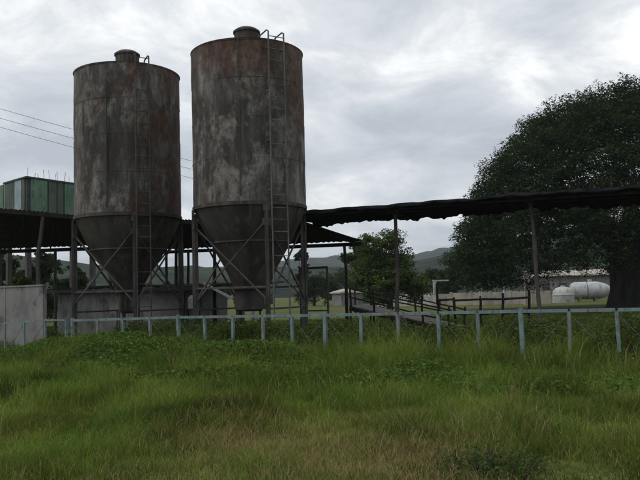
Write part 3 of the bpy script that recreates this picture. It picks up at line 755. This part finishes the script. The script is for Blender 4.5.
def limb(a, b, r0, r1, wob=.3, n=6, up=0):
    a = Vector(a); b = Vector(b); pts = []; rr = []
    for i in range(n+1):
        t = i/n; p = a.lerp(b, t); w = wob*math.sin(t*math.pi)
        pts.append(p+Vector((random.uniform(-w, w), random.uniform(-w, w), random.uniform(-w, w)*.5+up*math.sin(t*math.pi)))); rr.append(r0+(r1-r0)*t)
    return pts, rr
def big_tree():
    c = np.array([24.2, 56.5, 1.6]); ax = np.array([14.0, 13.2, 14.9])
    tp = ghost(at(629, 300, 55)); root = empty('rain_tree', tp, label='huge dark spreading tree with domed crown filling the right side', cat='tree')
    # shell of clumps over the dome, bumpy, thinner at the back
    n = 6200; v = RNG.normal(size=(n*3, 3)); v /= np.linalg.norm(v, axis=1)[:, None]
    v = v[(v[:, 2] > .0)][:n]; v = v[(v[:, 1] < .35) | (RNG.random(len(v)) < .45)]
    az = np.arctan2(v[:, 1], v[:, 0]); lump = 1+.06*(fbm(az*3.1+9, v[:, 2]*6)-.47)*2+.012*RNG.normal(size=len(v))
    depth = 1-.24*RNG.random(len(v))**1.7
    cen = c+v*ax*(lump*depth)[:, None]
    low = v[:, 2] < .12
    keep = ~((cen[:, 2] < 3.2+1.4*vn(az*6+3, az*0)) & (az > -2.0) & (az < -.9) ) # arch open towards the camera at the trunk
    cen = cen[keep]
    rad = .55+.6*RNG.random(len(cen))
    per = 86; pts = clump_points(cen, rad, per, .55)
    base = leaf_cols(len(cen), (.026, .04, .019), .3, .0, per); base *= (.88+.24*RNG.random((len(base), 1)))
    pa = np.arctan2(pts[:, 1]-c[1], pts[:, 0]-c[0]); ok = pts[:, 2] > np.where(pa < -2.55, .9, 1.9)+1.5*fbm(pa*9+4, pa*0+2)+.5*RNG.random(len(pts)); pts = pts[ok]; base = base[ok]
    # inner layers hanging on the limbs
    m = 420; q = RNG.normal(size=(m, 3)); q /= np.linalg.norm(q, axis=1)[:, None]; q[:, 2] = np.abs(q[:, 2])
    ci = c+q*ax*(.45+.35*RNG.random((m, 1))); ci = ci[ci[:, 2] > 6]
    pi_ = clump_points(ci, 1.1+.7*RNG.random(len(ci)), 60, .4); bi = leaf_cols(len(ci), (.024, .038, .016), .3, 0, 60)
    allp = np.concatenate([pts, pi_]); allc = np.concatenate([base, bi])
    link('crown', leaves_mesh('crown', allp, .18, M['leaf'], allc, 1.4, .6), None, root)
    # fine twigs of leaves poking out of the outline
    k = RNG.choice(len(cen), 500); tw = c+(cen[k]-c)*1.045; pt = clump_points(tw, np.full(500, .34), 18, .8)
    link('twig_leaves', leaves_mesh('twig_leaves', pt, .15, M['leaf'], leaf_cols(500, (.032, .05, .02), .35, .1, 18), .5, .5), None, root)['kind'] = 'stuff'
    z = Vector((0, 0, 1)); tr = MB()
    tr.tube([tp-z*.3, tp+z*.3, tp+z*1.4, tp+z*3.2, tp+z*4.4], [1.75, 1.4, 1.12, 1.08, 1.2], 18)
    # buttress flutes
    tr.v = [(tp.x+(x-tp.x)*(1+.13*math.sin(5*math.atan2(y-tp.y, x-tp.x))), tp.y+(y-tp.y)*(1+.13*math.sin(5*math.atan2(y-tp.y, x-tp.x)+.6)), zz) for x, y, zz in tr.v]
    link('trunk', tr.mesh('trunk', True), M['bark'], root)
    for i in range(11):
        a = i*2*math.pi/11+.3; rr = random.uniform(6.5, 9); e = Vector((tp.x+rr*math.cos(a), tp.y+rr*math.sin(a), random.uniform(6.5, 9.5)))
        p, r = limb(tp+z*3.7, e, .55, .12, .7, 7, 1.2); lb = link('limb', MB().tube(p, r, 9).mesh('limb', True), M['bark'], root)
        for k in range(3):
            s = p[3+k]; e2 = s+Vector((random.uniform(-2, 2), random.uniform(-2, 2), random.uniform(.5, 1.8)))
            pp, r2 = limb(s, e2, r[3+k]*.6, .04, .3, 5); link('branch', MB().tube(pp, r2, 7).mesh('branch', True), M['bark'], lb)
big_tree()
def tree(px, ytop, D, width, label, col, name='tree', trunk_h=.35, per=46, nclump=170, leaf=.17, group=None, gaps=.5, yellow=.05, lobes=7, base_y=None, flat=.7):
    top = at(px, ytop, D).z; p = ghost(at(px, 290, D)); r = width/FPX*D/2
    root = empty(name, p, label=label, cat='tree' if 'tree' in name else 'shrub', group=group); z = Vector((0, 0, 1))
    zb = top*trunk_h; H = top-zb
    lob = []
    for i in range(lobes):
        a = random.uniform(0, 6.28); k = random.uniform(.2, .72); h = random.uniform(.2, .8)
        lob.append((r*k*math.cos(a), r*k*math.sin(a)*.9, zb+H*h, r*random.uniform(.3, .5)))
    lob.append((r*.1, 0, top-r*.34, r*.36))
    C = []
    for i in range(nclump):
        x, y, zz, rr = random.choice(lob); v = RNG.normal(size=3); v /= np.linalg.norm(v)
        k = rr*(gaps+(1-gaps)*random.random()); C.append((p.x+x+v[0]*k, p.y+y+v[1]*k, max(zb*.7, zz+v[2]*k*.85)))
    C = np.array(C); C[:, 2] = np.minimum(C[:, 2], top)
    rad = r*(.10+.09*RNG.random(len(C))); pts = clump_points(C, rad, per, flat, .2)
    cols = leaf_cols(len(C), col, .35, yellow, per); cols = cols*(.75+.5*RNG.random((len(cols), 1)))
    link('crown', leaves_mesh('crown', pts, leaf, M['leaf'], cols, .5), None, root)
    tr = MB(); rt = max(.05, r*.06)
    pp, rr = limb(p-z*.2, p+z*(zb+H*.45), rt, rt*.5, r*.03, 6); link('trunk', tr.tube(pp, rr, 9).mesh('trunk', True), M['bark'], root)
    for x, y, zz, _ in lob:
        s = pp[random.choice((3, 4, 5))]; q, r2 = limb(s, p+Vector((x, y, zz)), rt*.45, .015, r*.06, 5)
        link('limb', MB().tube(q, r2, 6).mesh('limb', True), M['bark'], root)
    return root
def trees():
    tree(388, 226, 47, 86, 'leafy middle tree rising behind the canopy post and loading ramp', (.06, .088, .032), nclump=560, per=60, leaf=.15, lobes=17, gaps=.3, trunk_h=.08)
    tree(355, 236, 52, 46, 'thin airy tree at the end of the dark shed roof', (.055, .078, .03), nclump=230, per=40, leaf=.15, lobes=9, gaps=.4, trunk_h=.3)
    tree(303, 247, 75, 26, 'distant small tree peeking out at the right edge of the rusty silo', (.032, .048, .021), nclump=90, per=34, leaf=.24, lobes=6)
    g = 'trees along the far edge of the field'
    row = [(-6, 247, 56, 70, 'far leafy tree under the sheet roof at the left border'), (38, 250, 60, 62, 'far leafy tree seen between the bent pole and left silo'), (72, 264, 66, 46, 'far leafy tree half behind the left silo leg'), (314, 272, 105, 56, 'dark far tree low against the hills right of the pipe frame'), (349, 270, 118, 60, 'dark far tree behind the white hut'),
           (372, 272, 100, 40, 'dark far tree low behind the loading ramp'), (428, 268, 104, 46, 'dark far tree at the foot of the hill beside the big tree'), (455, 262, 98, 44, 'dark far tree just under the left edge of the big crown'), (216, 282, 110, 40, 'dark far tree seen low between the two silos')]
    for x, y, D, w, lab in row:
        tree(x, y, D, w, lab, (.028, .042, .018), nclump=220, per=36, leaf=.27, lobes=13, group=g, trunk_h=.03, gaps=.25)
    tree(18, 273, 33, 44, 'yellow green leafy bush showing over the pale wall at far left', (.075, .105, .022), name='bush', nclump=90, per=36, leaf=.12, lobes=6, trunk_h=.3, yellow=.25)
trees()

# ------------------------------------------------------------------ grass and weeds
def blades(name, P, h, w, lean, cols, kind='stuff', parent=None):
    n = len(P); z0 = ground_z(P[:, 0], P[:, 1])-.02
    b = np.stack([P[:, 0], P[:, 1], z0], 1); a = RNG.random(n)*2*math.pi; q = RNG.random(n)*2*math.pi
    side = np.stack([np.cos(a), np.sin(a), np.zeros(n)], 1)*(w*.5)[:, None]
    ld = np.stack([np.cos(q), np.sin(q), np.zeros(n)], 1); up = np.array([0, 0, 1.])
    m = b+ld*(lean*h*.3)[:, None]+up*(h*.55)[:, None]; t = b+ld*(lean*h)[:, None]+up*(h*(1-.35*lean))[:, None]
    V = np.stack([b-side, b+side, m+side*.75, m-side*.75, t], 1).reshape(-1, 3)
    o = np.arange(n)[:, None]*5
    idx = np.concatenate([o+np.array([0, 1, 2, 3]), o+np.array([3, 2, 4])], 1).ravel()
    cnt = np.tile([4, 3], n)
    return np_mesh(name, V, cnt, idx, M['grass'], np.repeat(cols, 5, 0))
def scatter(n, y0, y1, margin=1.12, power=1.0):
    # even cover of the wedge of ground in view, plus a margin at the sides
    y = y0+(y1-y0)*RNG.random(n*3)**power; x = (RNG.random(n*3)*2-1)*(y1*.43*margin)
    k = np.abs(x) < y*.43*margin+1.2; return np.stack([x[k], y[k]], 1)[:n]
def grass():
    G1 = np.array([.08, .138, .024]); G2 = np.array([.15, .19, .04]); DRY = np.array([.27, .215, .11]); DK = np.array([.04, .07, .016])
    def colour(P, dry_amt):
        n = len(P); f = np.clip((fbm(P[:, 0]*.8+3, P[:, 1]*.8+8)[:, None]/.94-.28)*2.3, 0, 1); g = RNG.random((n, 1))
        pa = fbm(P[:, 0]*1.1+50, P[:, 1]*.7+33)[:, None]/.94; c = (G1*(1-f)+G2*f)*np.clip(.45+(pa-.25)*2.1, .45, 1.5); c = np.where(g < .25, DK+(c-DK)*.4, c)
        dr = (RNG.random((n, 1)) < dry_amt[:, None]); c = np.where(dr, DRY*(.6+.6*RNG.random((n, 1))), c)
        return c*(.7+.56*RNG.random((n, 1)))
    def fields(P):
        d = (P[:, 0]-FENCE0.x)*NN.x+(P[:, 1]-FENCE0.y)*NN.y; s = (P[:, 0]-FENCE0.x)*U.x+(P[:, 1]-FENCE0.y)*U.y
        px = 320+FPX*P[:, 0]/P[:, 1]
        dryn = fbm(P[:, 0]*.33+20, P[:, 1]*.33+2)/.94
        brown = np.exp(-(((px-385)/85)**2+((P[:, 1]-7.2)/.9)**2)) + .75*np.exp(-(((px-250)/80)**2+((P[:, 1]-8.4)/1.0)**2)) + .25*np.exp(-(((px-580)/70)**2+((P[:, 1]-7.6)/1.0)**2))
        brown = brown*np.clip((fbm(P[:, 0]*1.3+7, P[:, 1]*1.3+1)/.94-.25)*3, 0, 1.2)
        near = np.clip((11-P[:, 1])/5, 0, 1)
        dry = np.clip(.06+.42*near*np.clip((dryn-.38)*6, 0, 1)+.75*brown*(.45+dryn), 0, .9)
        return d, s, px, dryn, brown, near, dry
    # 1 main meadow, between camera and fence
    P = np.concatenate([scatter(235000, 5.4, 22, 1.12, .8), scatter(110000, 5.4, 10.5, 1.15, 1)])
    tus = scatter(2600, 5.4, 21, 1.12, .8); tus = np.repeat(tus, 26, 0)+RNG.normal(size=(2600*26, 2))*.055; nt_ = len(P); P = np.concatenate([P, tus]); d, s, px, dn, br, near, dry = fields(P)
    tf = np.ones(len(P)); tf[nt_:] = np.repeat(1.15+.9*RNG.random(2600), 26); keep = (d < .6); tf = tf[keep]; P, d, px, dn, br, near, dry = [v[keep] for v in (P, d, px, dn, br, near, dry)]
    patch_h = np.clip((fbm(P[:, 0]*.9+1, P[:, 1]*.9+7)/.94-.5)*2.2+.5, .05, 1.3)
    tall = np.clip((d+6.5)/6, 0, 1)
    h = (.10+.22*patch_h)*(1-.5*near)*(1-.5*np.clip(br, 0, 1)) + (.13+.13*np.exp(-((px-370)/45)**2))*tall**1.4*(.25+1.3*patch_h)
    h = h*np.where(((P[:, 0]-FENCE0.x)*U.x+(P[:, 1]-FENCE0.y)*U.y < -8.3) & (d > -4), .55, 1)
    h = h*tf*(.5+.9*RNG.random(len(P))); w = .0045+.005*RNG.random(len(P))+.0035*np.clip((P[:, 1]-9)/8, 0, 1)
    T(link('meadow_grass', blades('meadow_grass', P, h, w, .2+.55*RNG.random(len(P)), colour(P, dry)), None), 'tall green and straw coloured grass covering the foreground', 'grass', kind='stuff')
    # 2 grass behind the fence and under the silos
    P = scatter(90000, 14.5, 46, 1.15, 1.0); d = (P[:, 0]-FENCE0.x)*NN.x+(P[:, 1]-FENCE0.y)*NN.y
    P = P[d > .4]; d = d[d > .4]; pn = fbm(P[:, 0]*.4+5, P[:, 1]*.4+3)/.94
    h = (.16+.62*pn*np.clip(1.25-d/7, .2, 1))*(.5+.9*RNG.random(len(P))); w = .012+.012*RNG.random(len(P))+.0006*P[:, 1]
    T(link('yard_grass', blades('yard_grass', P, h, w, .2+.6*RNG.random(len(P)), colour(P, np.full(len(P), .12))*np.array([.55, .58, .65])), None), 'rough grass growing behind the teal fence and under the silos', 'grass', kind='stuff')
    # 2b dark rank scrub just behind the fence
    n = 85000; t = RNG.random(n)*20-7.5; o = .25+RNG.random(n)**1.4*5
    P = np.stack([FENCE0.x+U.x*t+NN.x*o, FENCE0.y+U.y*t+NN.y*o], 1); pn = fbm(t*.7+11, o*.7+4)/.94
    k = pn > .3; P = P[k]; pn = pn[k]; hh = (.3+1.5*(pn-.3))*RNG.random(len(P))**.7
    C = np.stack([P[:, 0], P[:, 1], ground_z(P[:, 0], P[:, 1])+hh], 1)
    T(link('scrub', leaves_mesh('scrub', C, .11, M['leaf'], leaf_cols(len(C), (.048, .07, .024), .5, .15), .3, .3), None), 'dark rank scrub tangled just behind the teal fence', 'scrub', kind='stuff')
    # 3 tall thin stalks along the fence
    n = 5200; t = RNG.random(n)*23-13.5; t = t[fbm(t*.9+5, t*0+1)/.94+RNG.random(n)*.3 > .52]; n = len(t); o = RNG.normal(size=n)*.6-.2
    P = np.stack([FENCE0.x+U.x*t+NN.x*o, FENCE0.y+U.y*t+NN.y*o], 1)
    cl = fbm(t*.8, t*0+3)/.94; h = (.3+.6*cl)*(.6+.7*RNG.random(n)); w = .010+.006*RNG.random(n)
    T(link('grass_stalks', blades('grass_stalks', P, h, w, .1+.5*RNG.random(n), colour(P, np.full(n, .3))), None), 'thin tall seed stalks growing through the teal fence', 'grass', kind='stuff')
    # 4 creeping broad leaved cover on the heap before the fence
    n = 190000; t = RNG.random(n)*24-14; o = .2-6.2*RNG.random(n)**1.25
    P = np.stack([FENCE0.x+U.x*t+NN.x*o, FENCE0.y+U.y*t+NN.y*o], 1); q = fbm(P[:, 0]*.5+31, P[:, 1]*.5+12)/.94
    amt = np.where(t < -8.5, .3, 1)*1.25*np.exp(-((t+5)/4.2)**2)*np.exp(-((o+1.4)/1.7)**2)+(q-.36)*2.2*np.clip((o+6)/2, 0, 1)
    amt = amt*np.clip((t+9.5)/1.5, .04, 1)
    k = RNG.random(n) < np.clip(amt, .01, 1)*.8; P = P[k]; amt = np.clip(amt[k], 0, 1)
    hh = (.1+.14*amt+.46*amt*fbm(P[:, 0]*.9+2, P[:, 1]*.9+6)/.94)*RNG.random(len(P))**.5
    C = np.stack([P[:, 0], P[:, 1], ground_z(P[:, 0], P[:, 1])+hh], 1)
    cc = leaf_cols(len(C), (.062, .108, .026), .55, .12)
    T(link('creeper_leaves', leaves_mesh('creeper_leaves', C, .045+.06*RNG.random(len(C))**2, M['leaf'], cc, .6, .55), None), 'mat of creeping broad green leaves heaped in front of the fence', 'ground cover', kind='stuff')
grass()
def weed(px, py, width, hgt, label, col, n=900, leaf=.06, stems=22):
    g = on_ground(px, py); r = width/FPX*g.y/2; z0 = float(ground_z(g.x, g.y)); p = Vector((g.x, g.y, z0))
    root = empty('weed_clump', p, label=label, cat='weed', group='leafy weed clumps'); C = []
    sm = MB()
    for i in range(stems):
        a = random.uniform(0, 6.28); k = r*random.random()**.5; e = p+Vector((k*math.cos(a), k*math.sin(a), hgt*random.uniform(.5, 1)*(1-.4*(k/r)**2)))
        s = p+Vector((k*.75*math.cos(a), k*.75*math.sin(a), -.03)); pp, rr = limb(s, e, .008, .003, .03, 4); sm.tube(pp, rr, 5)
        for j in range(n//stems):
            t = random.uniform(.25, 1.03); q = s.lerp(e, t); C.append(q+Vector((random.gauss(0, .06), random.gauss(0, .06), random.gauss(0, .03))))
    link('stems', sm.mesh('stems'), M['bark'], root)
    C = np.array([tuple(c) for c in C]); link('leaves', leaves_mesh('leaves', C, leaf, M['leaf'], leaf_cols(len(C), col, .4, .06), .8, .6), None, root)
def weeds():
    weed(492, 474, 110, .26, 'dark leafy weed clump at the bottom edge of the picture', (.045, .075, .022), 1500, .034, 60)
    weed(82, 356, 46, .62, 'bushy green weed before the fence post left of the silos', (.042, .075, .02), 1300, .09)
    weed(150, 352, 60, .62, 'rounded green weed heap before the fence under the left silo', (.045, .08, .02), 1500, .09)
    weed(25, 370, 50, .28, 'low dark weed under the sagging teal gate', (.04, .066, .02), 900, .08)
    weed(345, 372, 60, .45, 'bright leafy weed in the grass below the thin pipe frame', (.05, .09, .022), 1100, .08)
    weed(585, 352, 34, .8, 'dark straggly weed behind the fence near its right end', (.036, .052, .02), 700, .08)
    for x, y, w_, h_, lb in ((430, 356, 40, .6, 'tangled weed at the fence post right of the loading ramp foot'), (375, 354, 46, .75, 'tall bushy weed at the fence below the dark canopy post'), (300, 352, 40, .6, 'bushy weed at the fence below the rusty silo ladder'), (500, 356, 40, .55, 'tangled weed before the thick fence post near the leaning pole'), (610, 362, 46, .5, 'low bushy weed at the right end of the fence')):
        weed(x, y, w_, h_, lb, (.06, .1, .026), 900, .06, 40)
    weed(555, 349, 34, .7, 'dark straggly weed behind the fence beside the leaning canopy pole', (.036, .052, .02), 700, .08)
    weed(225, 344, 40, .6, 'shaded weed at the foot of the rusty silo', (.04, .06, .02), 800, .08)
weeds()
def rubble():
    g = 'pale rubble lumps'
    for px, py, s, lab in ((268, 341, .42, 'pale rubble lump at the foot of the rusty silo ladder'), (540, 352, .38, 'pale flat rubble lump at the foot of the leaning canopy pole'), (450, 350, .3, 'small pale stone behind the fence below the loading ramp')):
        p = on_ground(px, py+6); bm = bmesh.new(); bmesh.ops.create_icosphere(bm, subdivisions=2, radius=1)
        for v in bm.verts: v.co = Vector((v.co.x*s, v.co.y*s*.7, v.co.z*s*.62))*(1+random.uniform(-.16, .16))
        me = bpy.data.meshes.new('rubble'); bm.to_mesh(me); bm.free()
        o = link('rubble', me, M['stone']); o.location = (p.x, p.y, float(ground_z(p.x, p.y))+s*.35); T(o, lab, 'rock', g)
rubble()

# ------------------------------------------------------------------ air
def haze():
    m = MB().box((50, 0, 100), 9000, 9000, 206)
    mt = bpy.data.materials.new('air'); mt.use_nodes = True; nt = mt.node_tree; nt.nodes.clear()
    o = nt.nodes.new('ShaderNodeOutputMaterial'); v = nt.nodes.new('ShaderNodeVolumePrincipled')
    v.inputs['Color'].default_value = (.8, .88, .97, 1); v.inputs['Density'].default_value = .0002; v.inputs['Anisotropy'].default_value = .2
    nt.links.new(v.outputs[0], o.inputs['Volume'])
    T(link('haze', m.mesh('haze'), mt), 'thin grey evening haze over the valley', 'haze', kind='stuff')
haze()
